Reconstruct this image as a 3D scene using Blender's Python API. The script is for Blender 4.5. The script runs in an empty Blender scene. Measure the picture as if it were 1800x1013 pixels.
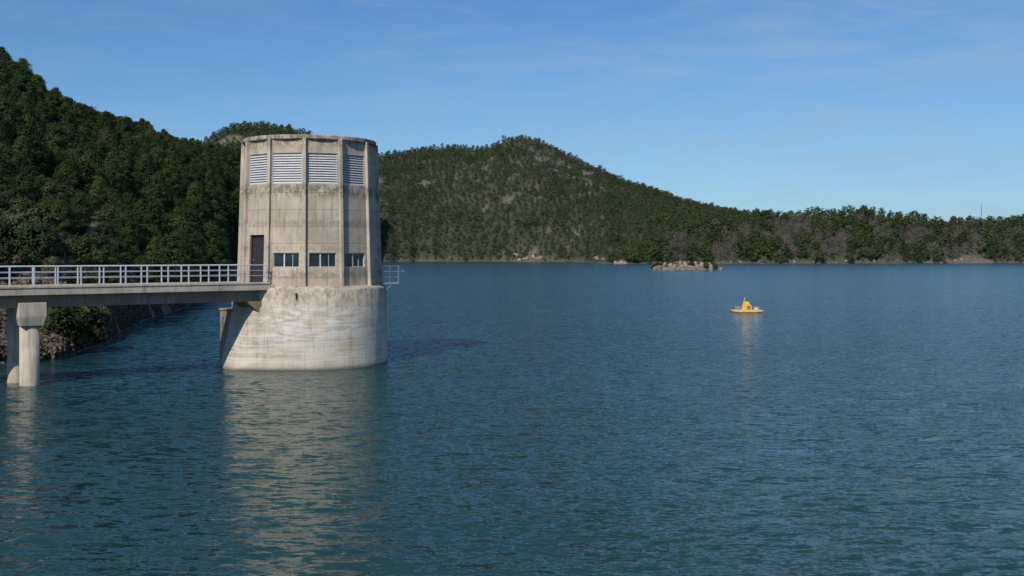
import bpy, math, random
import numpy as np
from mathutils import Vector, Matrix
random.seed(7); rng = np.random.default_rng(11)
scn = bpy.context.scene; C = scn.collection
F = 1900.0; HZ = 447.0; CAMH = 5.0
PI = math.pi
def px2x(px, D): return (px-900.0)/F*D

# ------------------------------------------------------------------ node helpers
def newmat(name):
    m = bpy.data.materials.new(name); m.use_nodes = True
    nt = m.node_tree; nt.nodes.clear()
    out = nt.nodes.new('ShaderNodeOutputMaterial'); b = nt.nodes.new('ShaderNodeBsdfPrincipled')
    nt.links.new(b.outputs[0], out.inputs[0])
    return m, nt, b
def put(nt, sock, v):
    if isinstance(v, bpy.types.NodeSocket): nt.links.new(v, sock)
    elif v is not None:
        if isinstance(v, (tuple, list)) and len(v) == 3 and sock.type == 'RGBA': v = (*v, 1)
        sock.default_value = v
def mth(nt, op, a, b=None, c=None, clamp=False):
    n = nt.nodes.new('ShaderNodeMath'); n.operation = op; n.use_clamp = clamp
    put(nt, n.inputs[0], a); put(nt, n.inputs[1], b); put(nt, n.inputs[2], c)
    return n.outputs[0]
def vm(nt, op, a, b=None):
    n = nt.nodes.new('ShaderNodeVectorMath'); n.operation = op
    put(nt, n.inputs[0], a); put(nt, n.inputs[1], b)
    return n.outputs[0]
def mixc(nt, f, a, b, mode='MIX'):
    n = nt.nodes.new('ShaderNodeMix'); n.data_type = 'RGBA'; n.blend_type = mode
    put(nt, n.inputs[0], f); put(nt, n.inputs[6], a); put(nt, n.inputs[7], b)
    return n.outputs[2]
def smooth(nt, v, a, b, lo=0.0, hi=1.0):
    n = nt.nodes.new('ShaderNodeMapRange'); n.interpolation_type = 'SMOOTHSTEP'
    put(nt, n.inputs[0], v); put(nt, n.inputs[1], a); put(nt, n.inputs[2], b); put(nt, n.inputs[3], lo); put(nt, n.inputs[4], hi)
    return n.outputs[0]
def ocoord(nt, kind='Object'): return nt.nodes.new('ShaderNodeTexCoord').outputs[kind]
def mapv(nt, v, scale=(1,1,1), loc=(0,0,0), rot=0.0):
    n = nt.nodes.new('ShaderNodeMapping'); put(nt, n.inputs[0], v)
    n.inputs['Scale'].default_value = scale; n.inputs['Location'].default_value = loc; n.inputs['Rotation'].default_value = (0, 0, rot)
    return n.outputs[0]
def noise(nt, v, scale, detail=4, rough=.55, dist=0.0, out=0):
    n = nt.nodes.new('ShaderNodeTexNoise'); put(nt, n.inputs['Vector'], v)
    n.inputs['Scale'].default_value = scale; n.inputs['Detail'].default_value = detail
    n.inputs['Roughness'].default_value = rough; n.inputs['Distortion'].default_value = dist
    return n.outputs[out]
def bump(nt, h, strength, dist, normal=None):
    n = nt.nodes.new('ShaderNodeBump'); put(nt, n.inputs['Height'], h)
    n.inputs['Strength'].default_value = strength; n.inputs['Distance'].default_value = dist
    if normal is not None: nt.links.new(normal, n.inputs['Normal'])
    return n.outputs[0]
def sepxyz(nt, v):
    n = nt.nodes.new('ShaderNodeSeparateXYZ'); put(nt, n.inputs[0], v); return n.outputs
def attr(nt, name):
    n = nt.nodes.new('ShaderNodeAttribute'); n.attribute_name = name; return n.outputs['Fac']

def plain(name, col, rough=.6, metal=0, var=.15, sc=8):
    m, nt, b = newmat(name)
    o = ocoord(nt); n = noise(nt, o, sc, 5)
    c = mixc(nt, smooth(nt, n, .3, .7), tuple(x*(1-var) for x in col), tuple(min(1, x*(1+var)) for x in col))
    put(nt, b.inputs['Base Color'], c); b.inputs['Roughness'].default_value = rough; b.inputs['Metallic'].default_value = metal
    put(nt, b.inputs['Normal'], bump(nt, n, .15, .01))
    return m

def concrete(name, base, kind='wall', dark=1.0):
    m, nt, b = newmat(name)
    o = ocoord(nt); x, y, z = sepxyz(nt, o)
    n1 = noise(nt, o, .9, 8, .62)
    c = mixc(nt, smooth(nt, n1, .32, .68), tuple(v*.76*dark for v in base), tuple(v*1.10*dark for v in base))
    warm = noise(nt, mapv(nt, o, (1,1,1), (7,3,1)), 2.3, 6, .6)
    c = mixc(nt, smooth(nt, warm, .48, .72, 0, .42), c, (base[0]*.93, base[1]*.81, base[2]*.66))
    st = noise(nt, mapv(nt, o, (5, 5, .35)), 1.0, 6, .65)
    c = mixc(nt, smooth(nt, st, .49, .71, 0, .50), c, (.135, .11, .085))
    st2 = noise(nt, mapv(nt, o, (9, 9, .5), (3,1,5)), 1.0, 4, .6)
    c = mixc(nt, smooth(nt, st2, .56, .74, 0, .38), c, (.62, .55, .46))
    if kind in ('wall', 'rib', 'ring') :
        blot = noise(nt, mapv(nt, o, (1, 1, .8), (11, 2, 4)), 3.6, 9, .80)
        if kind != 'rib' or dark == .92:
            for (zc, hw, amt) in ((10.05, .70, .72), (7.80, .52, .82), (4.1, .30, .5), (6.35, .22, .4), (5.25, .2, .3)):
                d = mth(nt, 'ABSOLUTE', mth(nt, 'SUBTRACT', z, zc))
                msk = mth(nt, 'SUBTRACT', 1.0, smooth(nt, d, 0, hw))
                f = mth(nt, 'MULTIPLY', msk, smooth(nt, blot, .43, .57, 0, amt))
                c = mixc(nt, f, c, (.085, .072, .056))
            c = mixc(nt, smooth(nt, blot, .57, .69, 0, .38), c, (.17, .14, .11))
    if kind == 'wall':
        fr = mth(nt, 'FRACT', mth(nt, 'DIVIDE', mth(nt, 'SUBTRACT', z, 2.14), .74))
        ln = mth(nt, 'LESS_THAN', mth(nt, 'ABSOLUTE', mth(nt, 'SUBTRACT', fr, .5)), .016)
        c = mixc(nt, mth(nt, 'MULTIPLY', ln, .6), c, (.10, .08, .055))
        fl = mth(nt, 'FLOOR', mth(nt, 'DIVIDE', mth(nt, 'SUBTRACT', z, 1.77), .74))
        wn = nt.nodes.new('ShaderNodeTexWhiteNoise'); wn.noise_dimensions = '1D'; put(nt, wn.inputs['W'], fl)
        c = mixc(nt, mth(nt, 'MULTIPLY', wn.outputs[0], .20), c, (.20, .165, .13))
        ang = mth(nt, 'ARCTAN2', x, mth(nt, 'MULTIPLY', y, -1))
        fa = mth(nt, 'FRACT', mth(nt, 'DIVIDE', mth(nt, 'ADD', ang, math.radians(65-.3)), math.radians(30)))
        ed = mth(nt, 'MINIMUM', fa, mth(nt, 'SUBTRACT', 1.0, fa))
        c = mixc(nt, mth(nt, 'MULTIPLY', smooth(nt, ed, .05, .17, .42, 0), smooth(nt, blot, .38, .60)), c, (.12, .10, .076))
    if kind == 'drum':
        ang = mth(nt, 'ARCTAN2', x, mth(nt, 'MULTIPLY', y, -1))
        fr = mth(nt, 'FRACT', mth(nt, 'DIVIDE', mth(nt, 'ADD', ang, .07), .28))
        ln = mth(nt, 'LESS_THAN', fr, .012)
        c = mixc(nt, mth(nt, 'MULTIPLY', ln, .5), c, (.12, .10, .08))
        for zl in (.62, 1.30, 2.02, 2.74):
            d = mth(nt, 'ABSOLUTE', mth(nt, 'SUBTRACT', mth(nt, 'ADD', z, mth(nt, 'MULTIPLY', n1, .05)), zl))
            c = mixc(nt, mth(nt, 'MULTIPLY', mth(nt, 'LESS_THAN', d, .015), .30), c, (.15, .12, .09))
        w = noise(nt, mapv(nt, o, (.55, .55, 3.4), (2.2, 0, .6)), 1.7, 9, .72, .9)
        zm = mth(nt, 'MULTIPLY', smooth(nt, z, .9, 1.5), smooth(nt, z, 2.4, 3.0, 1, 0))
        xm = mth(nt, 'MULTIPLY', smooth(nt, x, -2.9, -1.0), smooth(nt, x, 1.6, 2.8, 1, .4))
        f = mth(nt, 'MULTIPLY', mth(nt, 'MULTIPLY', zm, xm), smooth(nt, w, .47, .56, 0, .68))
        c = mixc(nt, f, c, (.66, .67, .66))
        w2 = noise(nt, mapv(nt, o, (.35, .35, 6), (1, 4, 2)), 1.6, 6, .6)
        zm2 = mth(nt, 'MULTIPLY', smooth(nt, z, .15, .4), smooth(nt, z, 1.2, 2.2, 1, 0))
        c = mixc(nt, mth(nt, 'MULTIPLY', zm2, smooth(nt, w2, .46, .56, 0, .65)), c, (.60, .56, .50))
        blot = noise(nt, mapv(nt, o, (1, 1, .6), (1, 2, 4)), 4, 9, .78)
        zt = smooth(nt, z, 1.8, 3.6)
        c = mixc(nt, mth(nt, 'MULTIPLY', zt, smooth(nt, blot, .44, .60, 0, .68)), c, (.14, .11, .08))
        c = mixc(nt, smooth(nt, blot, .55, .70, 0, .45), c, (.18, .14, .10))
        zb = mth(nt, 'SUBTRACT', 1.0, smooth(nt, mth(nt, 'ADD', z, mth(nt, 'MULTIPLY', w, .15)), .08, .26))
        c = mixc(nt, mth(nt, 'MULTIPLY', zb, .75), c, (.10, .09, .065))
    put(nt, b.inputs['Base Color'], c); b.inputs['Roughness'].default_value = .9
    fine = noise(nt, o, 22, 6, .7)
    h = mth(nt, 'ADD', fine, mth(nt, 'MULTIPLY', n1, 1.5))
    put(nt, b.inputs['Normal'], bump(nt, h, .5, .035))
    return m

def foliage(name, c1, c2, c3, rough=.75):
    m, nt, b = newmat(name)
    oi = nt.nodes.new('ShaderNodeObjectInfo')
    v = mth(nt, 'FRACT', mth(nt, 'ADD', oi.outputs['Random'], attr(nt, 'tint')))
    c = mixc(nt, v, c1, c2)
    c = mixc(nt, smooth(nt, mth(nt, 'FRACT', mth(nt, 'MULTIPLY', v, 7.3)), .5, 1.0, 0, .8), c, c3)
    n = noise(nt, ocoord(nt), .9, 3)
    c = mixc(nt, smooth(nt, n, .35, .7, 0, .3), c, tuple(x*.5 for x in c1))
    put(nt, b.inputs['Base Color'], c); b.inputs['Roughness'].default_value = rough
    b.inputs['Specular IOR Level'].default_value = .12
    return m

M = {}
M['wall'] = concrete('tower concrete', (.52, .445, .355), 'wall')
M['rib'] = concrete('rib concrete', (.52, .445, .355), 'rib', .92)
M['ring'] = concrete('ring concrete', (.48, .41, .325), 'ring', .9)
M['drum'] = concrete('drum concrete', (.53, .465, .375), 'drum')
M['deck'] = concrete('bridge concrete', (.46, .41, .34), 'rib', .95)
M['girder'] = concrete('girder concrete', (.33, .26, .20), 'rib', .8)  # shadow of the slab overhang partly put into this darker base colour
M['pillar'] = concrete('shaded pillar concrete', (.32, .255, .195), 'rib', .85)  # dark base colour stands in for shade on the pillar beside the bridge
M['column'] = concrete('column concrete', (.47, .41, .33), 'rib')
M['rail'] = plain('painted rail', (.50, .54, .60), .5, .1, .15)
M['greyrail'] = plain('grey rail', (.20, .23, .27), .5, .2, .15)
M['slat'] = plain('louvre slats', (.52, .52, .53), .5, .0, .10)
M['frame'] = plain('window frame', (.50, .51, .52), .45, .1, .08)
M['void'] = plain('dark inside', (.012, .012, .014), .9)
M['door'] = plain('dark door', (.022, .022, .026), .55, 0, .2)
m, nt, b = newmat('dark glass'); o = ocoord(nt)
put(nt, b.inputs['Base Color'], mixc(nt, smooth(nt, noise(nt, o, 3), .3, .7), (.008, .010, .014), (.02, .025, .03)))
b.inputs['Roughness'].default_value = .12; M['glass'] = m
M['pine'] = foliage('pine foliage', (.025, .045, .014), (.040, .064, .020), (.066, .086, .028))
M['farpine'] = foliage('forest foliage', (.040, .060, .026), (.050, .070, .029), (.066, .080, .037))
M['headpine'] = foliage('headland foliage', (.030, .048, .018), (.048, .066, .024), (.072, .084, .036))
M['bare'] = foliage('bare twigs', (.110, .094, .086), (.145, .126, .114), (.095, .092, .068), .9)
M['shrub'] = foliage('shrub foliage', (.048, .060, .025), (.068, .076, .033), (.090, .090, .048))
M['darkshrub'] = foliage('dark shrub foliage', (.030, .046, .017), (.048, .064, .023), (.062, .072, .032))
M['brush'] = foliage('dry brush', (.115, .088, .070), (.160, .124, .100), (.080, .076, .044), .95)
M['bark'] = plain('bark', (.085, .065, .05), .95, 0, .3, 6)
M['greybark'] = plain('grey bark', (.17, .15, .135), .95, 0, .25, 6)
M['yellow'] = plain('yellow paint', (.64, .36, .015), .55, 0, .14)
M['white'] = plain('white paint', (.58, .58, .54), .5, 0, .08)
M['orange'] = plain('orange paint', (.40, .10, .03), .5, 0, .08)
M['steel'] = plain('galvanised steel', (.32, .34, .36), .45, .6, .15)
m, nt, b = newmat('rock'); o = ocoord(nt)
n = noise(nt, o, 1.2, 9, .65); c = mixc(nt, smooth(nt, n, .3, .7), (.13, .105, .085), (.36, .30, .25))
put(nt, b.inputs['Base Color'], c); b.inputs['Roughness'].default_value = .95
put(nt, b.inputs['Normal'], bump(nt, n, .8, .3)); M['rock'] = m

# ------------------------------------------------------------------ object helpers
def tag(o, label=None, cat=None, group=None, kind=None):
    if label: o['label'] = label
    if cat: o['category'] = cat
    if group: o['group'] = group
    if kind: o['kind'] = kind
    return o
def empty(name, loc, rz=0.0, **k):
    o = bpy.data.objects.new(name, None); C.objects.link(o); o.location = loc; o.rotation_euler = (0, 0, rz)
    o.empty_display_size = .5
    return tag(o, **k)
def link(name, me, parent=None):
    o = bpy.data.objects.new(name, me); C.objects.link(o)
    if parent: o.parent = parent
    return o
def npmesh(name, V, Q, mats, mi=None, tint=None, smoothf=False, attrs=None):
    V = np.asarray(V, dtype=np.float32); Q = np.asarray(Q, dtype=np.int32)
    me = bpy.data.meshes.new(name); k = Q.shape[1]
    me.vertices.add(len(V)); me.vertices.foreach_set('co', V.ravel())
    me.loops.add(Q.size); me.loops.foreach_set('vertex_index', Q.ravel())
    me.polygons.add(len(Q)); me.polygons.foreach_set('loop_start', np.arange(0, Q.size, k, dtype=np.int32))
    if mi is not None: me.polygons.foreach_set('material_index', np.asarray(mi, dtype=np.int32))
    if smoothf: me.polygons.foreach_set('use_smooth', np.ones(len(Q), dtype=bool))
    for mm in mats: me.materials.append(mm)
    if tint is not None: attrs = dict(attrs or {}, tint=tint)
    for an, av in (attrs or {}).items():
        a = me.attributes.new(an, 'FLOAT', 'POINT'); a.data.foreach_set('value', np.asarray(av, dtype=np.float32))
    me.update(calc_edges=True)
    return me
class MB:
    def __init__(s): s.v = []; s.f = []
    def add(s, vs, fs):
        n = len(s.v); s.v += [tuple(v) for v in vs]; s.f += [tuple(i+n for i in f) for f in fs]; return s
    def hexa(s, p):
        return s.add(p, [(3,2,1,0), (4,5,6,7), (0,1,5,4), (1,2,6,5), (2,3,7,6), (3,0,4,7)])
    def box(s, x0, x1, y0, y1, z0, z1):
        return s.hexa([(x0,y0,z0), (x1,y0,z0), (x1,y1,z0), (x0,y1,z0), (x0,y0,z1), (x1,y0,z1), (x1,y1,z1), (x0,y1,z1)])
    def loft(s, rings):
        n = len(rings[0]); vs = [p for r in rings for p in r]; k = len(rings)
        fs = [(j*n+i, j*n+(i+1) % n, (j+1)*n+(i+1) % n, (j+1)*n+i) for j in range(k-1) for i in range(n)]
        return s.add(vs, fs+[tuple(range(n-1, -1, -1)), tuple((k-1)*n+i for i in range(n))])
    def tube(s, p0, p1, r0, r1=None, n=8):
        r1 = r0 if r1 is None else r1
        p0 = Vector(p0); p1 = Vector(p1); d = (p1-p0).normalized()
        a = d.orthogonal().normalized(); bb = d.cross(a)
        vs = []
        for p, r in ((p0, r0), (p1, r1)):
            for i in range(n):
                t = 2*PI*i/n; vs.append(p+a*(r*math.cos(t))+bb*(r*math.sin(t)))
        fs = [(i, (i+1) % n, n+(i+1) % n, n+i) for i in range(n)] + [tuple(range(n-1, -1, -1)), tuple(range(n, 2*n))]
        return s.add(vs, fs)
    def lathe(s, prof, n=96, cap=True, c=(0, 0), ph=0.0):
        vs = []; fs = []
        for (r, z) in prof:
            for i in range(n):
                t = ph+2*PI*i/n; vs.append((c[0]+r*math.cos(t), c[1]+r*math.sin(t), z))
        for k in range(len(prof)-1):
            for i in range(n):
                j = (i+1) % n; fs.append((k*n+i, k*n+j, (k+1)*n+j, (k+1)*n+i))
        if cap: fs.append(tuple(range(n-1, -1, -1))); fs.append(tuple((len(prof)-1)*n+i for i in range(n)))
        return s.add(vs, fs)
    def build(s, name, mat, parent=None, bevel=0, sm=False):
        me = bpy.data.meshes.new(name); me.from_pydata(s.v, [], s.f); me.materials.append(mat)
        if sm:
            for p in me.polygons: p.use_smooth = len(p.vertices) == 4
        me.update()
        o = link(name, me, parent)
        if bevel:
            bm = o.modifiers.new('edge', 'BEVEL'); bm.width = bevel; bm.segments = 2; bm.limit_method = 'ANGLE'; bm.angle_limit = .4
        return o

# value noise
def hsh(i, j, s): 
    v = np.sin(i*127.1+j*311.7+s*74.7)*43758.5453
    return v-np.floor(v)
def vn(x, y, s=0):
    i = np.floor(x); j = np.floor(y); u = x-i; v = y-j; u = u*u*(3-2*u); v = v*v*(3-2*v)
    return (hsh(i,j,s)*(1-u)+hsh(i+1,j,s)*u)*(1-v)+(hsh(i,j+1,s)*(1-u)+hsh(i+1,j+1,s)*u)*v
def fbm(x, y, o=4, s=0):
    r = 0; a = .5; t = 0
    for k in range(o): r = r+a*vn(x*2**k, y*2**k, s+k); t += a; a *= .5
    return r/t

# ------------------------------------------------------------------ terrain
def tab(t): 
    a = np.array(t, dtype=float); return lambda p: np.interp(p, a[:, 0], a[:, 1])
shore0 = tab([(-700,30), (-300,40), (0,50), (75,50), (130,54), (185,60), (240,77), (330,102), (380,150), (430,260), (500,420), (560,520),
             (620,650), (700,725), (850,735), (1000,700), (1040,640), (1060,560), (1150,545), (1280,560), (1500,585), (1800,600), (2500,600)])
def shore(px): return shore0(px)*(1+.035*(fbm(np.asarray(px)/16., np.zeros_like(np.asarray(px, dtype=float)), 3, 15)-.5))
eA = tab([(-700,30), (-300,30), (-60,68), (0,92), (45,128), (75,160), (100,172), (130,196), (170,204), (240,218), (330,246), (380,252), (430,262), (480,312), (540,400), (600,462)])
rA = tab([(-700,120), (-300,190), (0,240), (170,285), (330,370), (430,440), (540,560), (600,700)])
eB = tab([(200,340), (330,266), (370,240), (400,220), (440,212), (500,218), (545,235), (600,262), (640,300), (680,460)])
eC = tab([(450,330), (560,290), (670,266), (700,262), (760,252), (800,250), (850,255), (880,244), (910,235), (935,238), (960,245), (985,258), (1000,264), (1030,284), (1050,290),
          (1100,312), (1150,327), (1200,346), (1250,357), (1300,366), (1400,376), (1600,390), (1800,400), (2500,420)])
rC = tab([(450,980), (1000,960), (1150,920), (1300,880), (1500,860), (1800,850), (2500,850)])
eD = tab([(1035,462), (1060,450), (1100,430), (1150,410), (1200,396), (1250,386), (1300,377), (1350,371), (1450,367), (1520,364), (1580,372), (1650,385), (1700,382), (1760,378), (1800,375), (2000,365), (2500,380)])
def layer(px, D, s, r, e, p, th):
    Hr = np.maximum(CAMH+(HZ-e)/F*r-th, -2.0)
    t = (D-s)/np.maximum(r-s, 5)
    up = Hr*np.clip(t, 0, 1)**p
    dn = Hr*(1-.35*np.clip(t-1, 0, 3))
    h = np.where(t < 1, up, dn)
    return np.where(t < 0, np.maximum(-3.5, (D-s)*.25), h), t
def terrain(px, D):
    sh = shore(px)
    hA, tA = layer(px, D, sh, rA(px), eA(px), .88, 4.0)
    hA = np.where(px > 600, -3.5, hA)
    hB, tB = layer(px, D, np.maximum(sh, 500), np.full_like(px, 720.), eB(px), .8, 4.0)
    hB = np.where((px > 672) | (px < 180), -3.5, hB)
    hC, tC = layer(px, D, np.maximum(sh, 560), rC(px), eC(px), .85, 4.2)
    hC = np.where(px < 430, -3.5, hC)
    hD, tD = layer(px, D, sh, sh+85, eD(px), .8, 5.6)
    hD = np.where(px < 1035, -3.5, hD)
    h = np.maximum(np.maximum(hA, hB), np.maximum(hC, hD))
    lid = np.argmax(np.stack([hA, hB, hC, hD]), axis=0)
    t = np.choose(lid, [tA, tB, tC, tD])
    x = px2x(px, D); y = D
    land = np.clip((D-sh)/25., 0, 1)
    edge = np.clip((t-.0)*8, 0, 1)*np.clip(abs(t-1)*5+.25, 0, 1)
    h = h+land*edge*((fbm(x/70, y/70, 3, 3)-.5)*np.where(lid == 3, 4, np.where(lid == 2, 14, 9))+(fbm(x/14, y/14, 3, 9)-.5)*2.2)
    bankn = np.clip((D-sh)/4., 0, 1)*np.clip(1-(D-sh)/160, 0, 1)
    h = h+bankn*(.35+(fbm(x/4, y/4, 2, 5)-.5)*.7)
    h = np.where(D < sh, np.minimum(h, -.15), h)
    return h, t, lid
def bare_map(px, D, t, lid):
    x = px2x(px, D)
    b = np.clip((fbm(x/22, D/18, 4, 21)-.66)*8, 0, 1)*(lid > 1)*.7
    g = lambda p0, pw, t0, tw: np.exp(-((px-p0)/pw)**2-((t-t0)/tw)**2)
    k = fbm(x/5.5, D/11, 4, 33)
    far = (lid == 2)
    b = b+far*(1.5*g(985,62,.74,.15)+1.2*g(935,18,.42,.07)+.9*g(830,30,.6,.08)+1.1*g(1055,36,.85,.12)+1.0*g(925,20,.93,.05))*np.clip((k-.47)*8, 0, 1)
    b = b+far*(1.0*g(930,22,.02,.03)+.8*g(885,14,.02,.03))*np.clip((k-.42)*5, 0, 1)
    b = b+(lid == 3)*(1.3*g(1074,18,.35,.4))*np.clip((k-.38)*4, 0, 1)
    b = b+(lid == 1)*1.5*np.clip(1-abs(t-.84)/.08, 0, 1)*np.exp(-((px-400)/35)**2)
    kb = fbm(x/9, D/13, 3, 71)
    b = b+(lid == 0)*np.clip(1-(t-.18)/.08, 0, 1)*np.clip((230-px)/60, 0, 1)*np.clip((kb-.40)*6, 0, 1)*1.1
    b = b+(lid == 0)*np.clip(1-(D-shore(px))/9, 0, 1)
    return np.clip(b, 0, 1)
pxs = np.arange(-700, 2501, 5.0); Ds = 27*1.0105**np.arange(0, 392)
P, D = np.meshgrid(pxs, Ds)
h, t, lid = terrain(P, D)
bm_ = bare_map(P, D, t, lid)
strand = np.clip(1-(D-shore(P))/np.maximum(4, .003*D), 0, 1)
V = np.stack([px2x(P, D), D, h], -1).reshape(-1, 3)
nr, nc = P.shape
idx = np.arange(nr*nc).reshape(nr, nc)
def gridq(idx): return np.stack([idx[:-1, :-1], idx[:-1, 1:], idx[1:, 1:], idx[1:, :-1]], -1).reshape(-1, 4)
m, nt, b = newmat('hill ground'); o = ocoord(nt)
n1 = noise(nt, o, .06, 8, .6); n2 = noise(nt, o, .7, 8, .7)
c = mixc(nt, smooth(nt, n1, .35, .65), (.028, .040, .017), (.046, .048, .026))
c = mixc(nt, smooth(nt, n2, .5, .7, 0, .5), c, (.025, .033, .013))
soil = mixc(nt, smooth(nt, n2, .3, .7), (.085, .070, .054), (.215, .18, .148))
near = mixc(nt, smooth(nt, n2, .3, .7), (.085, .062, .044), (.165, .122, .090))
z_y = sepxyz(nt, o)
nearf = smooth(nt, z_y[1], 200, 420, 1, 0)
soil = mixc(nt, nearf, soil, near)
c = mixc(nt, attr(nt, 'bareness'), c, soil)
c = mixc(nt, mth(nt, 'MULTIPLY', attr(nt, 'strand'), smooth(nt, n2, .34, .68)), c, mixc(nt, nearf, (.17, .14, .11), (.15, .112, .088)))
put(nt, b.inputs['Base Color'], c); b.inputs['Roughness'].default_value = .95
put(nt, b.inputs['Normal'], bump(nt, n2, .7, .45))
hills = link('hills', npmesh('hills', V, gridq(idx), [m], smoothf=True, attrs={'bareness': bm_.ravel(), 'strand': strand.ravel()}))
tag(hills, kind='structure')
g = MB().box(-6000, 6000, -3000, 9000, -9, -8).build('ground', plain('lake bed', (.05, .05, .035), .95), None); tag(g, kind='structure')

# ------------------------------------------------------------------ water
pxw = np.arange(-900, 2701, 8.0); Dw = 10*1.0075**np.arange(0, 858)
P, D = np.meshgrid(pxw, Dw); X = px2x(P, D); Y = D; Z = np.zeros_like(X)
sp = .0075*D
lams = np.exp(rng.uniform(math.log(.8), math.log(2.2), 40))
for lam in lams:
    th = PI/2+.2+rng.normal(0, .5); k = 2*PI/lam
    w = np.clip(lam/(sp*3)-1, 0, 1)
    ph = k*(X*math.cos(th)+Y*math.sin(th))+rng.uniform(0, 6.28)
    Z += w*.007/k*np.sin(ph)
V = np.stack([X, Y, Z], -1).reshape(-1, 3); idx = np.arange(X.size).reshape(X.shape)
m, nt, b = newmat('lake water'); o = ocoord(nt)
big = noise(nt, mapv(nt, o, (.035, .012, 1)), 1, 5, .6)
dist = sepxyz(nt, o)[1]
c = mixc(nt, smooth(nt, dist, 16, 80), (.013, .047, .042), (.008, .044, .056))
c = mixc(nt, smooth(nt, big, .4, .65, 0, .25), c, (.008, .038, .048))
put(nt, b.inputs['Base Color'], c); b.inputs['IOR'].default_value = 1.26
put(nt, b.inputs['Roughness'], smooth(nt, dist, 20, 200, .13, .16))
def slopes(sx, sy, loc, det, rough, gx, gy, dst=.3):
    nn = noise(nt, mapv(nt, o, (sx, sy, 1), loc, .16), 1.0, det, rough, dst, 1)
    return vm(nt, 'MULTIPLY', vm(nt, 'SUBTRACT', nn, (.5, .5, .5)), (gx, gy, 0))
s1 = slopes(.75, 2.2, (3, 7, 0), 2, .6, .26, .44)
s2 = slopes(2.3, 5.8, (9, 1, 0), 3, .62, .95, 1.60)
s3 = slopes(7, 14, (2, 5, 0), 2, .6, .60, .80, 0)
sm = vm(nt, 'ADD', vm(nt, 'ADD', s1, s2), s3)
gust = smooth(nt, noise(nt, mapv(nt, o, (.06, .10, 1), (4, 9, 0)), 1, 4, .6), .35, .65, .92, 1.06)
gv = nt.nodes.new('ShaderNodeCombineXYZ'); [put(nt, gv.inputs[i], gust) for i in range(3)]
sm = vm(nt, 'MULTIPLY', sm, gv.outputs[0])
geo = nt.nodes.new('ShaderNodeNewGeometry').outputs['Normal']
put(nt, b.inputs['Normal'], vm(nt, 'NORMALIZE', vm(nt, 'ADD', geo, sm)))
water = link('water', npmesh('water', V, gridq(idx), [m], smoothf=True)); tag(water, kind='structure')

# ------------------------------------------------------------------ foliage meshes
def cards(cent, nrm, size, r):
    n = len(cent); a = r.normal(size=(n, 3)); a -= nrm*np.sum(a*nrm, 1)[:, None]; a /= np.linalg.norm(a, axis=1)[:, None]
    bb = np.cross(nrm, a); s = (size*r.uniform(.55, 1.3, n))[:, None]; q = s*r.uniform(.5, 1, n)[:, None]
    V = np.stack([cent-a*s-bb*q*.6, cent+a*s*.2-bb*q, cent+a*s+bb*q*.5, cent-a*s*.3+bb*q], 1).reshape(-1, 3)
    return V, np.arange(4*n).reshape(n, 4)
def unit(v): return v/np.maximum(np.linalg.norm(v, axis=1)[:, None], 1e-6)
def crown(seed, ncl, ncd, size, H=8., W=2.9, base=.16, cr=1.1, shape='pine', flat=.75):
    r = np.random.default_rng(seed); cs = []; ns = []
    lean = r.normal(0, .45, 2); lob = r.uniform(0, 6.28); lo = r.uniform(.1, .35)
    for k in range(ncl):
        u = base+(1-base)*((k+.5)/ncl)**.85
        v = (u-base)/(1-base)
        if shape == 'pine': R = W*min(1, (v+.15)/.4)**.7*max(0, 1-v**1.9)**.7
        else: R = W*max(0, 1-v**2.6)**.5
        ph = k*2.4+r.uniform(-.6, .6); R *= 1+lo*math.sin(2*ph+lob+v*3); rr = R*math.sqrt(r.uniform(.15, 1))*r.uniform(.75, 1.15)
        c = np.array([rr*math.cos(ph)+lean[0]*v, rr*math.sin(ph)+lean[1]*v, (u-.04)*H])
        q = cr*r.uniform(.65, 1.35)*(1-.25*v)
        d = unit(r.normal(size=(ncd, 3))); d[:, 2] = np.abs(d[:, 2])*np.where(r.random(ncd) < .75, 1, -1); 
        p = c+d*q*np.array([1, 1, flat])*(r.uniform(.40, 1.28, ncd)[:, None])
        out = unit(p-np.array([0, 0, H*.42])); nn = unit(d*.6+out*.7+r.normal(0, .40, (ncd, 3)))
        cs.append(p); ns.append(nn)
    return cards(np.concatenate(cs), np.concatenate(ns), size, r)
def trunk_mesh(seed, H, r0, mat, nl=5, top=.8):
    r = random.Random(seed); mb = MB(); p = Vector((0, 0, -.6)); segs = 5
    pts = [p]
    for i in range(segs): pts.append(Vector((r.uniform(-.12, .12)*i*.5, r.uniform(-.12, .12)*i*.5, H*top*(i+1)/segs)))
    for i in range(segs): mb.tube(pts[i], pts[i+1], r0*(1-i/(segs+.6)), r0*(1-(i+1)/(segs+.6)), 7)
    for k in range(nl):
        i = r.randint(1, segs-1); a = r.uniform(0, 6.28); L = H*r.uniform(.16, .3)
        q = pts[i]+Vector((math.cos(a)*L, math.sin(a)*L, L*.7)); mb.tube(pts[i], q, r0*.38, r0*.12, 5)
    me = bpy.data.meshes.new('trunk'); me.from_pydata(mb.v, [], mb.f); me.materials.append(mat); me.update(); return me
near_pines = []; head_pines = []
for k in range(8):
    V_, Q_ = crown(100+k, 56+5*(k % 3), 130, .115, 7.6, 2.5+.25*(k % 4), .06+.03*(k % 3), .88, 'dome' if k == 3 else 'pine')
    near_pines.append((npmesh('crown', V_, Q_, [M['pine']]), trunk_mesh(k, 7, .19, M['bark'], 5, .7)))
    V_, Q_ = crown(150+k, 24, 44, .29, 6.4, 3.0+.3*(k % 3), .12, 1.15, 'dome')
    head_pines.append((npmesh('crown', V_, Q_, [M['headpine']]), trunk_mesh(k+60, 6.5, .19, M['bark'], 5, .7)))
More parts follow.
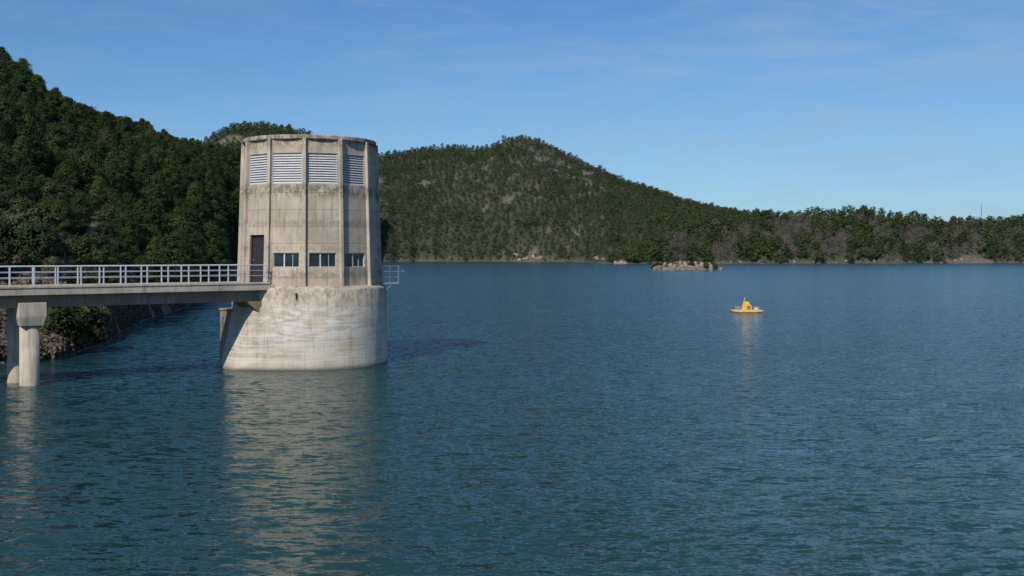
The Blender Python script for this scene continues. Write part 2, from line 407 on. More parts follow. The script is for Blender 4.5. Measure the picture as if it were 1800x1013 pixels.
mid_raw = [crown(200+k, 34, 40, .23, 7.6, 2.8, .06, .98, 'dome' if k == 2 else 'pine') for k in range(6)]
low_raw = [crown(300+k, 12, 20, .38, 6.2, 3.1, .03, 1.35, 'dome' if k % 3 else 'pine') for k in range(8)]
bare_pro = []
for k in range(5):
    V_, Q_ = crown(400+k, 16, 32, .20, 6.0, 2.8, .12, 1.25, 'dome')
    bare_pro.append((npmesh('crown', V_, Q_, [M['bare']]), trunk_mesh(40+k, 6.0, .15, M['greybark'], 8, .85)))
bare_raw = [crown(500+k, 12, 16, .40, 5.6, 2.7, .05, 1.3, 'dome') for k in range(4)]

# scatter
def scatter(n, p0, p1, d0, d1, r):
    px = r.uniform(p0, p1, n); u = r.uniform(0, 1, n); D = np.sqrt(d0**2+u*(d1**2-d0**2)); return px, D
def thin(x, y, rad):
    cell = {}; keep = []
    for i in range(len(x)):
        ci = (int(x[i]//rad), int(y[i]//rad)); ok = True
        for a in (-1, 0, 1):
            for b_ in (-1, 0, 1):
                for j in cell.get((ci[0]+a, ci[1]+b_), ()):
                    if (x[i]-x[j])**2+(y[i]-y[j])**2 < rad*rad: ok = False; break
                if not ok: break
            if not ok: break
        if ok: cell.setdefault(ci, []).append(i); keep.append(i)
    return np.array(keep)
items = []   # px, D, h, s, zone  (zone 4 = leafless)
r = np.random.default_rng(5)
px, D = scatter(15000, -200, 640, 60, 600, r); h, t, lid = terrain(px, D); bm = bare_map(px, D, t, lid)
ok = (lid == 0) & (t > np.interp(px, [60, 170, 240], [.12, .06, .012])) & (t < 1.10) & (h > .8) & ((bm < .6) | (r.random(len(px)) < .12)); px, D, h, t = px[ok], D[ok], h[ok], t[ok]
k = thin(px2x(px, D), D, 3.0)
for i in k: items.append((px[i], D[i], h[i], r.uniform(.38, .82)*(.62 if (t[i] < .26 and px[i] < 260) else 1), 0))
px, D = scatter(9000, 200, 690, 500, 800, r); h, t, lid = terrain(px, D); bm = bare_map(px, D, t, lid)
ok = (lid == 1) & (t > .0) & (t < 1.08) & (h > 1.0) & (bm < .45); px, D, h = px[ok], D[ok], h[ok]
k = thin(px2x(px, D), D, 3.6)
for i in k: items.append((px[i], D[i], h[i], r.uniform(.5, .95), 1))
px, D = scatter(100000, 560, 2050, 545, 1060, r); h, t, lid = terrain(px, D); bm = bare_map(px, D, t, lid)
x = px2x(px, D)
ok = (lid >= 2) & (t > .0) & (t < 1.08) & (h > .3) & ((bm < .45) | (r.random(len(px)) < .08)); px, D, h, t, x, lid = px[ok], D[ok], h[ok], t[ok], x[ok], lid[ok]
dry = fbm(x/11, D/16, 3, 77); big_ = fbm(x/30, D/30, 3, 88)
f2 = lid == 2
for sel, rad in ((np.where(f2)[0], 3.1), (np.where(~f2)[0], 3.8)):
    for i in sel[thin(x[sel], D[sel], rad)]:
        if lid[i] == 3:
            pr = np.interp(px[i], [1040, 1150, 1230, 1800], [.0, .45, .85, .75])*np.clip((.95-t[i])*4, 0, 1)*np.clip((dry[i]-.41)*8, 0, 1)
            if r.random() < pr: items.append((px[i], D[i], h[i], r.uniform(.6, 1.05), 4))
            else: items.append((px[i], D[i], h[i], r.uniform(.55, 1.15), 3))
        else:
            items.append((px[i], D[i], h[i], (.36+.42*r.random()**1.6)*(.8+.5*big_[i])*(1.4 if r.random() < .04 else 1), 2))
items.sort(key=lambda q: q[1])
sky_y = np.full(1900, 1e4); sky_y[425:672] = 244; vis = []
for it in items:
    px_, D_, h_, s_, z_ = it; H_ = (7. if z_ != 4 else 6.)*s_
    top = HZ-(h_+H_-CAMH)/D_*F; bot = HZ-(h_-CAMH)/D_*F; wd = 2.3*s_/D_*F
    a, b_ = int(max(0, px_-wd)), int(min(1800, px_+wd))
    v = 0
    if b_ > a:
        seg = sky_y[a:b_]; v = float(np.clip(np.minimum(seg, bot)-top, 0, None).sum())
        sky_y[a:b_] = np.minimum(seg, top+.25*(bot-top))
    vis.append(v)
order = sorted(range(len(items)), key=lambda i: -vis[i])
trees_i = [i for i in order if items[i][4] != 4]; bare_i = [i for i in order if items[i][4] == 4]
def zone_label(px, D, zone):
    if zone == 0:
        if px < 120: return 'dark green pine on the left hillside above the far left end of the footbridge', 'pines above the left end of the footbridge'
        if px < 260: return 'dark green pine on the middle of the wooded left hillside', 'pines on the middle of the left hillside'
        return 'dark green pine on the left hillside close to the left of the concrete tower', 'pines just left of the tower'
    if zone == 1: return 'dark pine tree on the rocky hill straight behind the tower', 'pines on the rocky hill behind the tower'
    if zone == 2: return 'small green tree on the tall wooded hill across the lake', 'trees on the tall far hill'
    return 'dark green tree on the low wooded headland at the right shore', 'green trees on the right headland'
for i in trees_i[:300]:
    px_, D_, h_, s, zone = items[i]
    lb, gr = zone_label(px_, D_, zone)
    e = empty('pine_tree', (px2x(px_, D_), D_, h_-.15), random.uniform(0, 6.28), label=lb, cat='tree', group=gr)
    e.scale = (s*random.uniform(.9, 1.15), s*random.uniform(.9, 1.15), s*random.uniform(.85, 1.15))
    cm, tm = random.choice(near_pines if zone < 2 else head_pines); link('crown', cm, e); link('trunk', tm, e)
for i in bare_i[:300]:
    px_, D_, h_, s, zone = items[i]
    e = empty('leafless_tree', (px2x(px_, D_), D_, h_-.1), random.uniform(0, 6.28), label='grey brown leafless tree between green trees on the low right shore hill', cat='tree', group='leafless trees on the low right shore')
    e.scale = (s, s, s*random.uniform(.85, 1.1)); cm, tm = random.choice(bare_pro); link('crown', cm, e); link('trunk', tm, e)
def merge(name, its, raws, mat, label, cat='forest'):
    VV = []; QQ = []; TT = []; off = 0
    for (px, D_, h_, s, z_) in its:
        sx = random.uniform(.9, 1.25)
        V0, Q0 = raws[random.randrange(len(raws))]; a = random.uniform(0, 6.28); ca, sa = math.cos(a), math.sin(a)
        X = (V0[:, 0]*ca-V0[:, 1]*sa)*s*sx+px2x(px, D_); Y = (V0[:, 0]*sa+V0[:, 1]*ca)*s*sx+D_; Z_ = V0[:, 2]*s+h_-.2
        VV.append(np.stack([X, Y, Z_], 1)); QQ.append(Q0+off); off += len(V0); TT.append(np.full(len(V0), random.random()))
    if not VV: return
    o = link(name, npmesh(name, np.concatenate(VV), np.concatenate(QQ), [mat], tint=np.concatenate(TT)))
    tag(o, label, cat, None, 'stuff'); return o
rest = [items[i] for i in trees_i[300:] if vis[i] > 0 or random.random() < .35]
merge('hillside_forest', [q for q in rest if q[4] == 0], mid_raw, M['pine'], 'dense dark pine forest covering the upper left hillside')
merge('rocky_hill_forest', [q for q in rest if q[4] == 1], low_raw, M['farpine'], 'distant forest on the rocky hill behind the tower')
merge('far_shore_forest', [q for q in rest if q[4] == 2], low_raw, M['farpine'], 'green forest covering the tall hill across the lake')
merge('headland_forest', [q for q in rest if q[4] == 3], low_raw, M['headpine'], 'dark forest behind the front trees of the right headland')
if len(bare_i) > 300:
    merge('leafless_wood', [items[i] for i in bare_i[300:]], bare_raw, M['bare'], 'grey brown leafless wood among the far right trees', 'wood')

# shrubs on the near bank
shr = []
for k in range(4):
    V_, Q_ = crown(600+k, 34, 110, .070, 2.0, 1.35, .0, .46, 'dome', .85)
    shr.append((npmesh('crown', V_, Q_, [M['shrub']]), npmesh('crown', V_, Q_, [M['darkshrub']])))
stem = trunk_mesh(77, 1.6, .06, M['bark'], 7, .9)
def shrub(px, D_, s, dark, label, group=None, name='shrub', z=None, cat='shrub'):
    hh = float(terrain(np.array([float(px)]), np.array([float(D_)]))[0][0]) if z is None else z
    e = empty(name, (px2x(px, D_), D_, hh-.1), random.uniform(0, 6.28), label=label, cat=cat, group=group)
    e.scale = (s, s, s*random.uniform(.8, 1.05)); link('crown', random.choice(shr)[1 if dark else 0], e); link('stem', stem, e)
    return e
shrub(132, 55.0, 1.25, True, 'big round green bush at the water edge under the footbridge')
shrub(98, 53.5, .85, True, 'smaller green bush just right of the bridge column at the water edge')
shrub(52, 66, 1.35, False, 'large olive green shrub on the bank just above the footbridge railing')
rr_ = random.Random(4)
for k in range(80):
    px = rr_.uniform(-60, 420); D_ = float(shore(px))*rr_.uniform(1.10, 1.7)+rr_.uniform(3, 8)
    shrub(px, D_, rr_.uniform(.45, 1.15), rr_.random() < .85, 'low green shrub on the bare lower bank of the left hillside', 'low shrubs on the left bank')
r = np.random.default_rng(8); n = 46000
px = r.uniform(-200, 410, n); D = shore(px)+r.exponential(3.5, n)+.1; h, t, lid = terrain(px, D)
cl = fbm(px2x(px, D)/3.5, D/3.5, 3, 60); ok = cl > .30; px, D, h, cl = px[ok], D[ok], h[ok], cl[ok]
cen = np.stack([px2x(px, D), D, h+r.uniform(0, .4, len(px))*np.clip((cl-.28)*4, .2, 1)], 1)
V_, Q_ = cards(cen, unit(r.normal(0, .6, (len(px), 3))+np.array([.1, -.5, .6])), .10, r)
o = link('bank_brush', npmesh('bank_brush', V_, Q_, [M['brush']], tint=np.repeat(r.random(len(px)), 4))); tag(o, 'dry brown brush growing along the near left bank', 'brush', None, 'stuff')

# ------------------------------------------------------------------ island and rocks
def rockmesh(seed):
    import bmesh
    bm2 = bmesh.new(); bmesh.ops.create_icosphere(bm2, subdivisions=3, radius=1)
    r = np.random.default_rng(seed); pl = unit(r.normal(size=(9, 3))); dd = r.uniform(.5, .85, 9)
    for v in bm2.verts:
        c_ = np.array(v.co)
        for q in range(9):
            e_ = c_@pl[q]-dd[q]
            if e_ > 0: c_ = c_-pl[q]*e_*.9
        c_ = c_*(1+.07*math.sin(c_[0]*9+seed)*math.sin(c_[1]*8+c_[2]*7)); v.co = c_
    me = bpy.data.meshes.new('rock'); bm2.to_mesh(me); bm2.free(); me.materials.append(M['rock']); return me
rocks = [rockmesh(k) for k in range(5)]
IX, IY = px2x(1205, 345), 345
pr = np.linspace(0, 1, 26); an = np.linspace(0, 2*PI, 73)
R_, A_ = np.meshgrid(pr, an); xx = R_*np.cos(A_); yy = R_*np.sin(A_)
X = xx*12.6+1.0*np.sin(3*A_)*R_; Y = yy*7
def isl_z(X, Y, R_): return (1-R_**1.3)*2.4-.25+(fbm(X/2.2+5, Y/2.2+5, 4, 90)-.5)*1.8*(1-R_*.6)+.8*np.exp(-((X-1)/3.)**2)*(1-R_)
Zi = isl_z(X, Y, R_)
V_ = np.stack([X, Y, Zi], -1).reshape(-1, 3); idx = np.arange(X.size).reshape(X.shape)
m, nt, b = newmat('island ground'); o = ocoord(nt); n2 = noise(nt, o, .9, 8, .7)
c = mixc(nt, smooth(nt, n2, .42, .58), (.24, .19, .15), (.075, .068, .042))
put(nt, b.inputs['Base Color'], c); b.inputs['Roughness'].default_value = .95; put(nt, b.inputs['Normal'], bump(nt, n2, .9, .5))
isl = link('island', npmesh('island', V_, gridq(idx), [m], smoothf=True)); isl.location = (IX, IY, 0); tag(isl, kind='structure')
rr_ = random.Random(9)
for k in range(60):
    a = rr_.uniform(0, 6.28); q = math.sqrt(rr_.random()); x_ = 11.8*q*math.cos(a); y_ = 6.2*q*math.sin(a)
    e = link('rock', rr_.choice(rocks)); s = rr_.uniform(.3, 1.15); e.scale = (s*1.2, s, s*1.1)
    e.location = (IX+x_, IY+y_, max(.0, (1-q**1.3)*2.4)+.1*s); e.rotation_euler = (rr_.uniform(-.6, .6), rr_.uniform(-.6, .6), rr_.uniform(0, 6))
    tag(e, 'pale reddish rock on the small islet in the lake', 'rock', 'rocks on the islet')
for k in range(30):
    x_ = rr_.uniform(-10, 9.5); y_ = rr_.uniform(-4.0, 4.0); q = min(1, math.hypot(x_/12, y_/7))
    e = empty('shrub', (IX+x_, IY+y_, max(0, (1-q**1.3)*2.4)), rr_.uniform(0, 6), label='small olive shrub growing on the rocky islet', cat='shrub', group='shrubs on the islet')
    s = rr_.uniform(.4, .95); e.scale = (s, s, s); link('crown', rr_.choice(shr)[k % 2], e); link('stem', stem, e)
for (p0, p1, n_, lab, gr) in ((905, 958, 14, 'pale rock on the far shore below the tall main hill', 'pale rocks on the far shore'), (1045, 1100, 9, 'pale rock on the point behind the islet', 'pale rocks on the point'), (1110, 1760, 26, 'small pale rock on the low right shoreline', 'pale rocks on the right shoreline')):
    for k in range(n_):
        px = rr_.uniform(p0, p1); D_ = float(shore(px))+rr_.uniform(0, 7 if p0 < 1100 else 3)
        hh = float(terrain(np.array([px]), np.array([D_]))[0][0]); s = rr_.uniform(.7, 2.2) if p0 < 1100 else rr_.uniform(.4, 1.1)
        e = link('rock', rr_.choice(rocks)); e.scale = (s*1.3, s, s*.95); e.location = (px2x(px, D_), D_, max(hh, 0)+.1*s); e.rotation_euler = (rr_.uniform(-.4, .4), rr_.uniform(-.4, .4), rr_.uniform(0, 6))
        tag(e, lab, 'rock', gr)

# radio mast
mD = 700.; mx = px2x(1725, mD); mh = float(terrain(np.array([1725.]), np.array([mD]))[0][0])
mt = CAMH+(HZ-352)/F*mD-mh
e = empty('radio_mast', (mx, mD, mh), label='thin lattice radio mast rising above the far right treeline', cat='mast')
mb = MB()
for a in range(3):
    mb.tube((.35*math.cos(a*2.09), .35*math.sin(a*2.09), -1), (.12*math.cos(a*2.09), .12*math.sin(a*2.09), mt-3), .08, .06, 5)
nk = max(4, int(mt-3))
for k in range(nk):
    q = .35-.23*k/nk
    for a in range(3):
        mb.tube((q*math.cos(a*2.09), q*math.sin(a*2.09), k), (q*math.cos(a*2.09+2.09), q*math.sin(a*2.09+2.09), k+1), .04, .04, 4)
mb.build('mast_frame', M['steel'], e); MB().tube((0,0,mt-3.2), (0,0,mt), .06, .03, 5).build('aerial', M['steel'], e)

# ------------------------------------------------------------------ tower
TX, TY = -9.34, 50.0
tower = empty('intake_tower', (TX, TY, 0), math.radians(10.6), label='weathered round concrete water intake tower with louvres standing in the lake', cat='tower')
Z0, Z1 = 3.62, 9.9
def Rp(z): return 3.19+(3.0-3.19)*(z-Z0)/(Z1-Z0)
def FP(am, u, z, off=0.0):
    A = Rp(z)*math.cos(math.radians(15))+off
    return (A*math.sin(am)+u*math.cos(am), -A*math.cos(am)+u*math.sin(am), z)
def fbox(mb, am, u0, u1, z0, z1, o0, o1):
    mb.hexa([FP(am,u0,z0,o1), FP(am,u1,z0,o1), FP(am,u1,z0,o0), FP(am,u0,z0,o0), FP(am,u0,z1,o1), FP(am,u1,z1,o1), FP(am,u1,z1,o0), FP(am,u0,z1,o0)])
wall = MB(); DEP = .22
facets = [math.radians(-50+30*k+.3) for k in range(12)]
louv = []; wins = []; door = None
for k, am in enumerate(facets):
    LV = (-.68, .68, 8.06, 9.42, 'L'); WD = (-.60, .60, 4.42, 5.06, 'W')
    ops = [LV]
    if k == 4: ops = []
    if k in (1, 2, 3, 7, 8, 9): ops = [WD, LV]
    if k == 0: ops = [(-.50, .50, 3.72, 5.85, 'D'), LV]
    zc = Z0-.1
    HWf = lambda z: Rp(z)*math.sin(math.radians(15))
    def full(z0, z1): wall.add([FP(am,-HWf(z0),z0), FP(am,HWf(z0),z0), FP(am,HWf(z1),z1), FP(am,-HWf(z1),z1)], [(0,1,2,3)])
    for (u0, u1, z0, z1, kd) in ops:
        full(zc, z0)
        wall.add([FP(am,-HWf(z0),z0), FP(am,u0,z0), FP(am,u0,z1), FP(am,-HWf(z1),z1)], [(0,1,2,3)])
        wall.add([FP(am,u1,z0), FP(am,HWf(z0),z0), FP(am,HWf(z1),z1), FP(am,u1,z1)], [(0,1,2,3)])
        a_, b_, c_, d_ = (u0,z0), (u1,z0), (u1,z1), (u0,z1)
        for p_, q_ in ((a_,b_), (b_,c_), (c_,d_), (d_,a_)):
            wall.add([FP(am,*p_), FP(am,*q_), FP(am,*q_,-DEP), FP(am,*p_,-DEP)], [(3,2,1,0)])
        wall.add([FP(am,*a_,-DEP), FP(am,*b_,-DEP), FP(am,*c_,-DEP), FP(am,*d_,-DEP)], [(0,1,2,3)])
        zc = z1
        if kd == 'L': louv.append((am, u0, u1, z0, z1))
        elif kd == 'W': wins.append((am, u0, u1, z0, z1))
        else: door = (am, u0, u1, z0, z1)
    full(zc, Z1+.22)
wall.build('wall', M['wall'], tower)
for k in range(12):
    a = math.radians(-65+30*k+.3); ca, sa = math.cos(a), math.sin(a); w = .08
    def RPt(rad, u, z): return (rad*sa+u*ca, -rad*ca+u*sa, z)
    mb = MB(); zb, zt = Z0-.12, 10.06
    ro = lambda z: Rp(z)+.115
    mb.hexa([RPt(ro(zb),-w,zb), RPt(ro(zb),w,zb), RPt(Rp(zb)-.2,w,zb), RPt(Rp(zb)-.2,-w,zb), RPt(ro(zt),-w,zt), RPt(ro(zt),w,zt), RPt(Rp(zt)-.2,w,zt), RPt(Rp(zt)-.2,-w,zt)])
    mb.build('rib', M['rib'], tower, .02)
ring = MB().lathe([(2.70, 10.0), (3.02, 10.02), (3.045, 10.05), (3.045, 10.18), (3.02, 10.21), (2.82, 10.21), (2.81, 10.1)], 48, True, (0, 0), math.radians(.3))
ring.build('roof_ring', M['ring'], tower, 0, False)
drum = MB().lathe([(3.58, -3), (3.56, .3), (3.53, 1.6), (3.50, 3.44), (3.46, 3.52), (3.25, 3.60), (3.0, 3.62)], 144, True)
drum.build('drum', M['drum'], tower, 0, True)
for (am, u0, u1, z0, z1) in louv:
    f = MB()
    t_ = .03
    fbox(f, am, u0+.005, u0+t_, z0+.005, z1-.005, -.13, -.03); fbox(f, am, u1-t_, u1-.005, z0+.005, z1-.005, -.13, -.03)
    fbox(f, am, u0+t_, u1-t_, z0+.005, z0+t_, -.13, -.03); fbox(f, am, u0+t_, u1-t_, z1-t_, z1-.005, -.13, -.03)
    L = f.build('louvre', M['frame'], tower)
    s_ = MB(); n = 12; hh = (z1-z0-2*t_)/n
    for i in range(n):
        zz = z0+t_+hh*i
        s_.hexa([FP(am,u0+t_,zz+.005,-.035), FP(am,u1-t_,zz+.005,-.035), FP(am,u1-t_,zz+hh*.74,-.105), FP(am,u0+t_,zz+hh*.74,-.105),
                 FP(am,u0+t_,zz+.024,-.035), FP(am,u1-t_,zz+.024,-.035), FP(am,u1-t_,zz+hh*.74+.015,-.105), FP(am,u0+t_,zz+hh*.74+.015,-.105)])
    s_.build('slats', M['slat'], L)
    bk = MB(); fbox(bk, am, u0+.01, u1-.01, z0+.01, z1-.01, -.21, -.18); bk.build('backing', M['void'], L)
for (am, u0, u1, z0, z1) in wins:
    f = MB(); t_ = .035
    fbox(f, am, u0+.004, u0+t_, z0+.004, z1-.004, -.15, -.05); fbox(f, am, u1-t_, u1-.004, z0+.004, z1-.004, -.15, -.05)
    fbox(f, am, u0+t_, u1-t_, z0+.004, z0+t_, -.15, -.05); fbox(f, am, u0+t_, u1-t_, z1-t_, z1-.004, -.15, -.05)
    bars = (u0+.50,)
    for uc in bars: fbox(f, am, uc-.03, uc+.03, z0+t_, z1-t_, -.15, -.055)
    W_ = f.build('window', M['frame'], tower)
    for (a0, a1) in ((u0+t_, bars[0]-.03), (bars[0]+.03, u1-t_)):
        g_ = MB(); fbox(g_, am, a0, a1, z0+t_, z1-t_, -.13, -.11); g_.build('pane', M['glass'], W_)
    b2 = MB(); fbox(b2, am, u0+.86, u0+.88, z0+t_+.002, z1-t_-.002, -.108, -.09); b2.build('glazing_bar', M['frame'], W_)
am, u0, u1, z0, z1 = door
f = MB(); fbox(f, am, u0+.06, u1-.06, z0+.002, z1-.06, -.2, -.13); dr = f.build('door', M['door'], tower)
f = MB(); fbox(f, am, u0+.004, u0+.06, z0+.002, z1-.004, -.21, -.08); fbox(f, am, u1-.06, u1-.004, z0+.002, z1-.004, -.21, -.08); fbox(f, am, u0+.06, u1-.06, z1-.06, z1-.004, -.21, -.08)
f.build('door_frame', M['door'], dr)
f = MB(); fbox(f, am, u0+.14, u0+.26, z0+1.0, z0+1.03, -.128, -.07); f.build('handle', M['steel'], dr)
sl = MB(); a = math.radians(-9.5)
def DP(a, R, z): return (R*math.sin(a), -R*math.cos(a), z)
sl.tube(DP(a, 3.40, 3.30), DP(a, 3.60, 3.28), .045, .045, 8); sl.tube(DP(a, 3.57, 3.29), DP(a, 3.56, 3.05), .03, .025, 6)
sl.build('drain_pipe', M['door'], tower)
# balcony
bal_a = math.radians(84)
def BP(rad, u, z): return (rad*math.sin(bal_a)+u*math.cos(bal_a), -rad*math.cos(bal_a)+u*math.sin(bal_a), z)
def bbox_(mb, r0, r1, u0, u1, z0, z1): mb.hexa([BP(r1,u0,z0), BP(r1,u1,z0), BP(r0,u1,z0), BP(r0,u0,z0), BP(r1,u0,z1), BP(r1,u1,z1), BP(r0,u1,z1), BP(r0,u0,z1)])
mb = MB(); bbox_(mb, 3.3, 4.1, -.6, .6, 3.64, 3.69); bal = mb.build('balcony', M['greyrail'], tower)
mb = MB()
for u in (-.5, .5): mb.tube(BP(3.45, u, 3.3), BP(3.85, u, 3.64), .014, .014, 6)
mb.build('bracket', M['greyrail'], bal)
mb = MB()
for z in (4.46, 4.2, 3.95):
    mb.tube(BP(4.07,-.58,z), BP(4.07,.58,z), .012, .012, 6)
    for u in (-.58, .58): mb.tube(BP(3.3,u,z), BP(4.07,u,z), .012, .012, 6)
for (rd, u) in ((4.07,-.58), (4.07,.58), (4.07,0), (3.7,-.58), (3.7,.58), (3.35,-.58)): mb.tube(BP(rd,u,3.69), BP(rd,u,4.47), .014, .014, 6)
mb.build('balcony_railing', M['greyrail'], bal)
mb = MB(); mb.tube(BP(4.07,-.58,4.22), BP(4.33,-.66,4.24), .012, .012, 6); mb.tube(BP(4.31,-.66,4.25), BP(4.31,-.66,4.18), .02, .03, 8); mb.build('lamp', M['greyrail'], bal)

# ------------------------------------------------------------------ bridge
BA = math.radians(-142); bx0, by0 = -11.4, 47.4
bridge = empty('footbridge', (bx0, by0, 0), BA, label='long concrete footbridge on round columns leading from the bank to the tower', cat='bridge')
MB().box(-.55, 24, -1.05, 1.05, 3.44, 3.70).build('deck', M['deck'], bridge, .02)
mb = MB(); mb.box(-.35, 24, .90, 1.08, 3.703, 3.79); mb.box(.1, 24, -1.08, -.90, 3.703, 3.79); mb.build('kerb', M['deck'], bridge, .015)
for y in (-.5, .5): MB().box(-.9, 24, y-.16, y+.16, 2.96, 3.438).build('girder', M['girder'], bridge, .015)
for xx_ in (9.3, 19.5):
    for y0, y1 in ((-.02, .98),):
        mb = MB(); mb.box(xx_-.5, xx_+.5, y0, y1, 2.62, 3.16)
        mb.hexa([(xx_-.4,y0+.08,2.27), (xx_+.4,y0+.08,2.27), (xx_+.4,y1-.08,2.27), (xx_-.4,y1-.08,2.27), (xx_-.5,y0,2.62), (xx_+.5,y0,2.62), (xx_+.5,y1,2.62), (xx_-.5,y1,2.62)])
        mb.build('pier_cap', M['column'], bridge, .02)
    MB().lathe([(.36,-3), (.36,2.3)], 32, True, (xx_, .48)).build('column', M['column'], bridge, 0, True)
    MB().lathe([(.34,-3), (.34,2.95)], 32, True, (xx_+.15, -.85)).build('column', M['column'], bridge, 0, True)
for (y, lab) in ((.98, 'near'), (-.98, 'far')):
    mb = MB()
    for z, rr in ((4.53, .020), (4.30, .010), (4.08, .010)): mb.tube((-.25 if y > 0 else .2, y, z), (23.9, y, z), rr, rr, 8)
    rl = mb.build('railing', M['rail'], bridge)
    for k in range(28):
        x_ = (-.2 if y > 0 else .22)+.86*k
        MB().box(x_-.022, x_+.022, y-.022, y+.022, 3.792, 4.516).build('post', M['rail'], rl)
Mi = Matrix.Translation((TX, TY, 0)) @ Matrix.Rotation(math.radians(10.6), 4, 'Z')
Mb = Matrix.Translation((bx0, by0, 0)) @ Matrix.Rotation(BA, 4, 'Z')
T = Mi.inverted() @ Mb
def tb(pts): return [tuple(T @ Vector(p)) for p in pts]
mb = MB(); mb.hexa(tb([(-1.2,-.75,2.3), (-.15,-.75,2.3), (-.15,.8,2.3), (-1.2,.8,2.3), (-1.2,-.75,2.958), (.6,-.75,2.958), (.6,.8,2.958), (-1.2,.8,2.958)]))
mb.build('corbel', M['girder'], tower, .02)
mb = MB()
def sec(xe, z):
    d_ = math.hypot(xe+3.22, 1.08); ph_ = math.atan2(1.08, xe+3.22); a_ = min(1.2, ph_+math.acos(min(.999, 3.54/d_)))
    tx, ty = -3.22+3.545*math.cos(a_), -.78+3.545*math.sin(a_)
    return tb([(-2.5, -1.3, z), (xe, -1.3, z), (xe+.06, -.5, z), (xe, .3, z), (tx, ty, z), (-2.5, .8, z)])
mb.loft([sec(x_, z_) for x_, z_ in zip([1.20, .95, .74, .54, .40, .34], [-2, 0, .8, 1.6, 2.3, 2.7])])
mb.build('flared_base', M['drum'], tower)
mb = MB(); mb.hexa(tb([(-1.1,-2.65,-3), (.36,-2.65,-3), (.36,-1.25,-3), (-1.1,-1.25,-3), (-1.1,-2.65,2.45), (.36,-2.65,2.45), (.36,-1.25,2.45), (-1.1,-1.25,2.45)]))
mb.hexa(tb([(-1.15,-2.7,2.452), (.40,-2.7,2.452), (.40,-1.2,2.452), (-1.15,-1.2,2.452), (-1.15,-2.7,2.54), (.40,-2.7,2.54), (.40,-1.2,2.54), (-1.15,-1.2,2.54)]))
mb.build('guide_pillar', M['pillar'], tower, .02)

# ------------------------------------------------------------------ yellow float
fl = empty('measuring_float', (px2x(1313, 93), 93, 0), math.radians(-8), label='small yellow and white measuring raft with a yellow housing afloat on the lake', cat='raft')
for y in (-.5, .5):
    mb = MB()
    secs = [(-1.34, .03, .25), (-1.1, .08, .19), (-.7, .10, .16), (.7, .10, .16), (1.1, .08, .19), (1.34, .03, .25)]
    vs = []; n = 10
    for (x_, r0, zc) in secs:
        for i in range(n): a = 2*PI*i/n; vs.append((x_, y+r0*math.cos(a), zc-.08+r0*math.sin(a)))
    fs = [(k*n+i, k*n+(i+1) % n, (k+1)*n+(i+1) % n, (k+1)*n+i) for k in range(len(secs)-1) for i in range(n)]+[tuple(range(n)), tuple(range(5*n+n-1, 5*n-1, -1))]
    mb.add(vs, fs); mb.build('pontoon', M['yellow'], fl, 0, True)
MB().box(-1.05, 1.12, -.56, .56, .182, .22).build('raft_deck', M['white'], fl, .01)
mb = MB(); mb.hexa([(-.46,-.38,.222), (.40,-.38,.222), (.40,.38,.222), (-.46,.38,.222), (-.42,-.34,.62), (.38,-.34,.62), (.38,.34,.62), (-.42,.34,.62)])
mb.hexa([(-.36,-.28,.622), (.30,-.28,.622), (.30,.28,.622), (-.36,.28,.622), (-.30,-.22,.98), (.14,-.22,.90), (.14,.22,.90), (-.30,.22,.98)])
hs = mb.build('housing', M['yellow'], fl, .02)
mb = MB(); mb.box(-.02, .28, -.40, -.3, .26, .56); mb.build('hatch', M['orange'], hs)
mb = MB(); mb.tube((-.2, 0, .92), (-.2, 0, 1.10), .018, .018, 6); mb.build('lamp_post', M['steel'], fl)
MB().lathe([(.06,1.10), (.07,1.16), (.045,1.22), (.015,1.235)], 16, True, (-.2, 0)).build('lamp', M['white'], fl, 0, True)
mb = MB(); mb.hexa([(.16,-.26,.86), (.42,-.26,.66), (.42,.26,.66), (.16,.26,.86), (.17,-.26,.885), (.43,-.26,.685), (.43,.26,.685), (.17,.26,.885)]); mb.build('solar_panel', M['glass'], fl)
MB().box(.58, .92, -.3, .2, .222, .38).build('equipment_box', M['white'], fl, .02)
MB().box(-.92, -.65, -.3, .1, .222, .31).build('mooring_block', M['steel'], fl, .02)
mb = MB()
for (x_, y_) in ((-1.0,-.5), (1.05,-.5), (-1.0,.5), (1.05,.5)): mb.tube((x_, y_, .22), (x_, y_, .44), .013, .013, 5)
for y_ in (-.5, .5): mb.tube((-1.0, y_, .44), (-.5, y_, .44), .012, .012, 5); mb.tube((.5, y_, .44), (1.05, y_, .44), .012, .012, 5)
mb.build('handrail', M['steel'], fl)

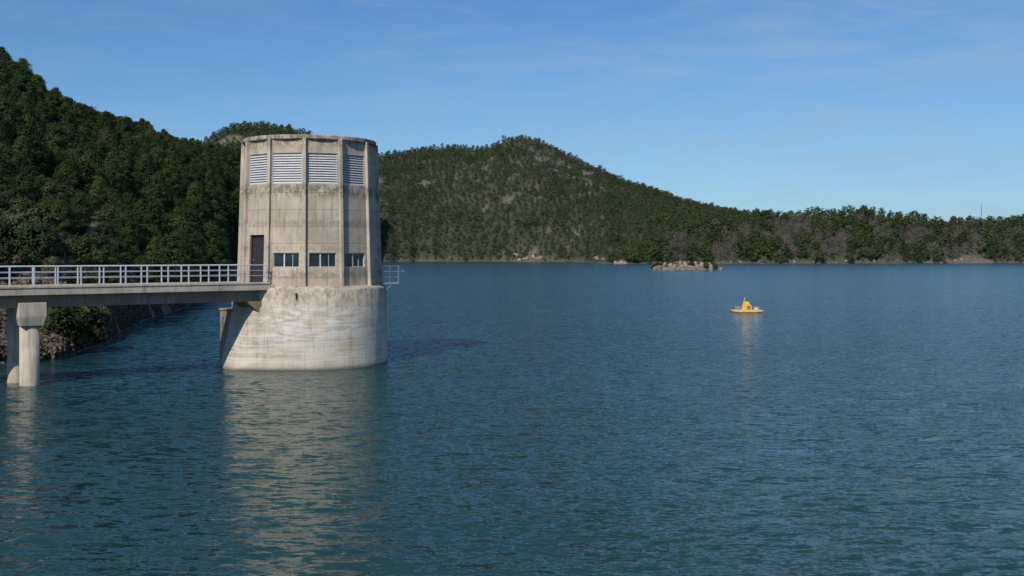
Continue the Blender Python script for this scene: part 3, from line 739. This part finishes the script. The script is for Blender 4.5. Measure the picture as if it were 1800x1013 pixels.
# ------------------------------------------------------------------ light, sky, camera
EL = math.radians(40); sd = Vector((-.406, -.914, 0)).normalized()
to_sun = Vector((sd.x*math.cos(EL), sd.y*math.cos(EL), math.sin(EL)))
L = bpy.data.lights.new('sun', 'SUN'); L.energy = 4.2; L.angle = math.radians(.5); L.color = (1, .94, .84)
lo = bpy.data.objects.new('sun', L); C.objects.link(lo); lo.rotation_euler = to_sun.to_track_quat('Z', 'Y').to_euler(); lo.location = (-40, -90, 90)
w = bpy.data.worlds.new('World'); scn.world = w; w.use_nodes = True; nt = w.node_tree; bg = nt.nodes['Background']
sky = nt.nodes.new('ShaderNodeTexSky'); sky.sky_type = 'NISHITA'; sky.sun_disc = False
sky.sun_elevation = EL; sky.sun_rotation = math.atan2(sd.x, sd.y); sky.altitude = 300; sky.air_density = 1.0; sky.dust_density = .1; sky.ozone_density = 3.2
g_ = ocoord(nt, 'Generated')
gz = sepxyz(nt, g_)
c1 = noise(nt, mapv(nt, g_, (1.8, 1.8, 8)), 1.3, 7, .6, .9)
c2 = noise(nt, mapv(nt, g_, (4, 4, 22), (2, 1, 3)), 1.2, 7, .62, 1.4)
base = mixc(nt, 1.0, sky.outputs[0], (.56, .87, 1.14), 'MULTIPLY')
f = mth(nt, 'MULTIPLY', smooth(nt, c1, .32, .60, .03, .50), smooth(nt, c2, .36, .68, .2, 1))
f = mth(nt, 'MULTIPLY', f, smooth(nt, gz[0], -.35, .35, .40, 1.0))
hz = mth(nt, 'MULTIPLY', smooth(nt, gz[2], .02, .22, .40, 0), smooth(nt, gz[0], -.5, .45, .3, 1.0))
col = mixc(nt, hz, base, (4.2, 5.6, 7.2))
col = mixc(nt, f, col, (3.8, 5.5, 7.3))
nt.links.new(col, bg.inputs[0]); bg.inputs[1].default_value = .085
cam = bpy.data.cameras.new('camera'); co = bpy.data.objects.new('camera', cam); C.objects.link(co)
co.location = (0, 0, CAMH); co.rotation_euler = (PI/2, 0, 0); cam.sensor_width = 36; cam.lens = 36*F/1800
cam.shift_y = -(506.5-HZ)/1800; cam.clip_end = 12000; cam.clip_start = .1
scn.camera = co
scn.view_settings.view_transform = 'Standard'; scn.view_settings.look = 'None'; scn.view_settings.exposure = 0
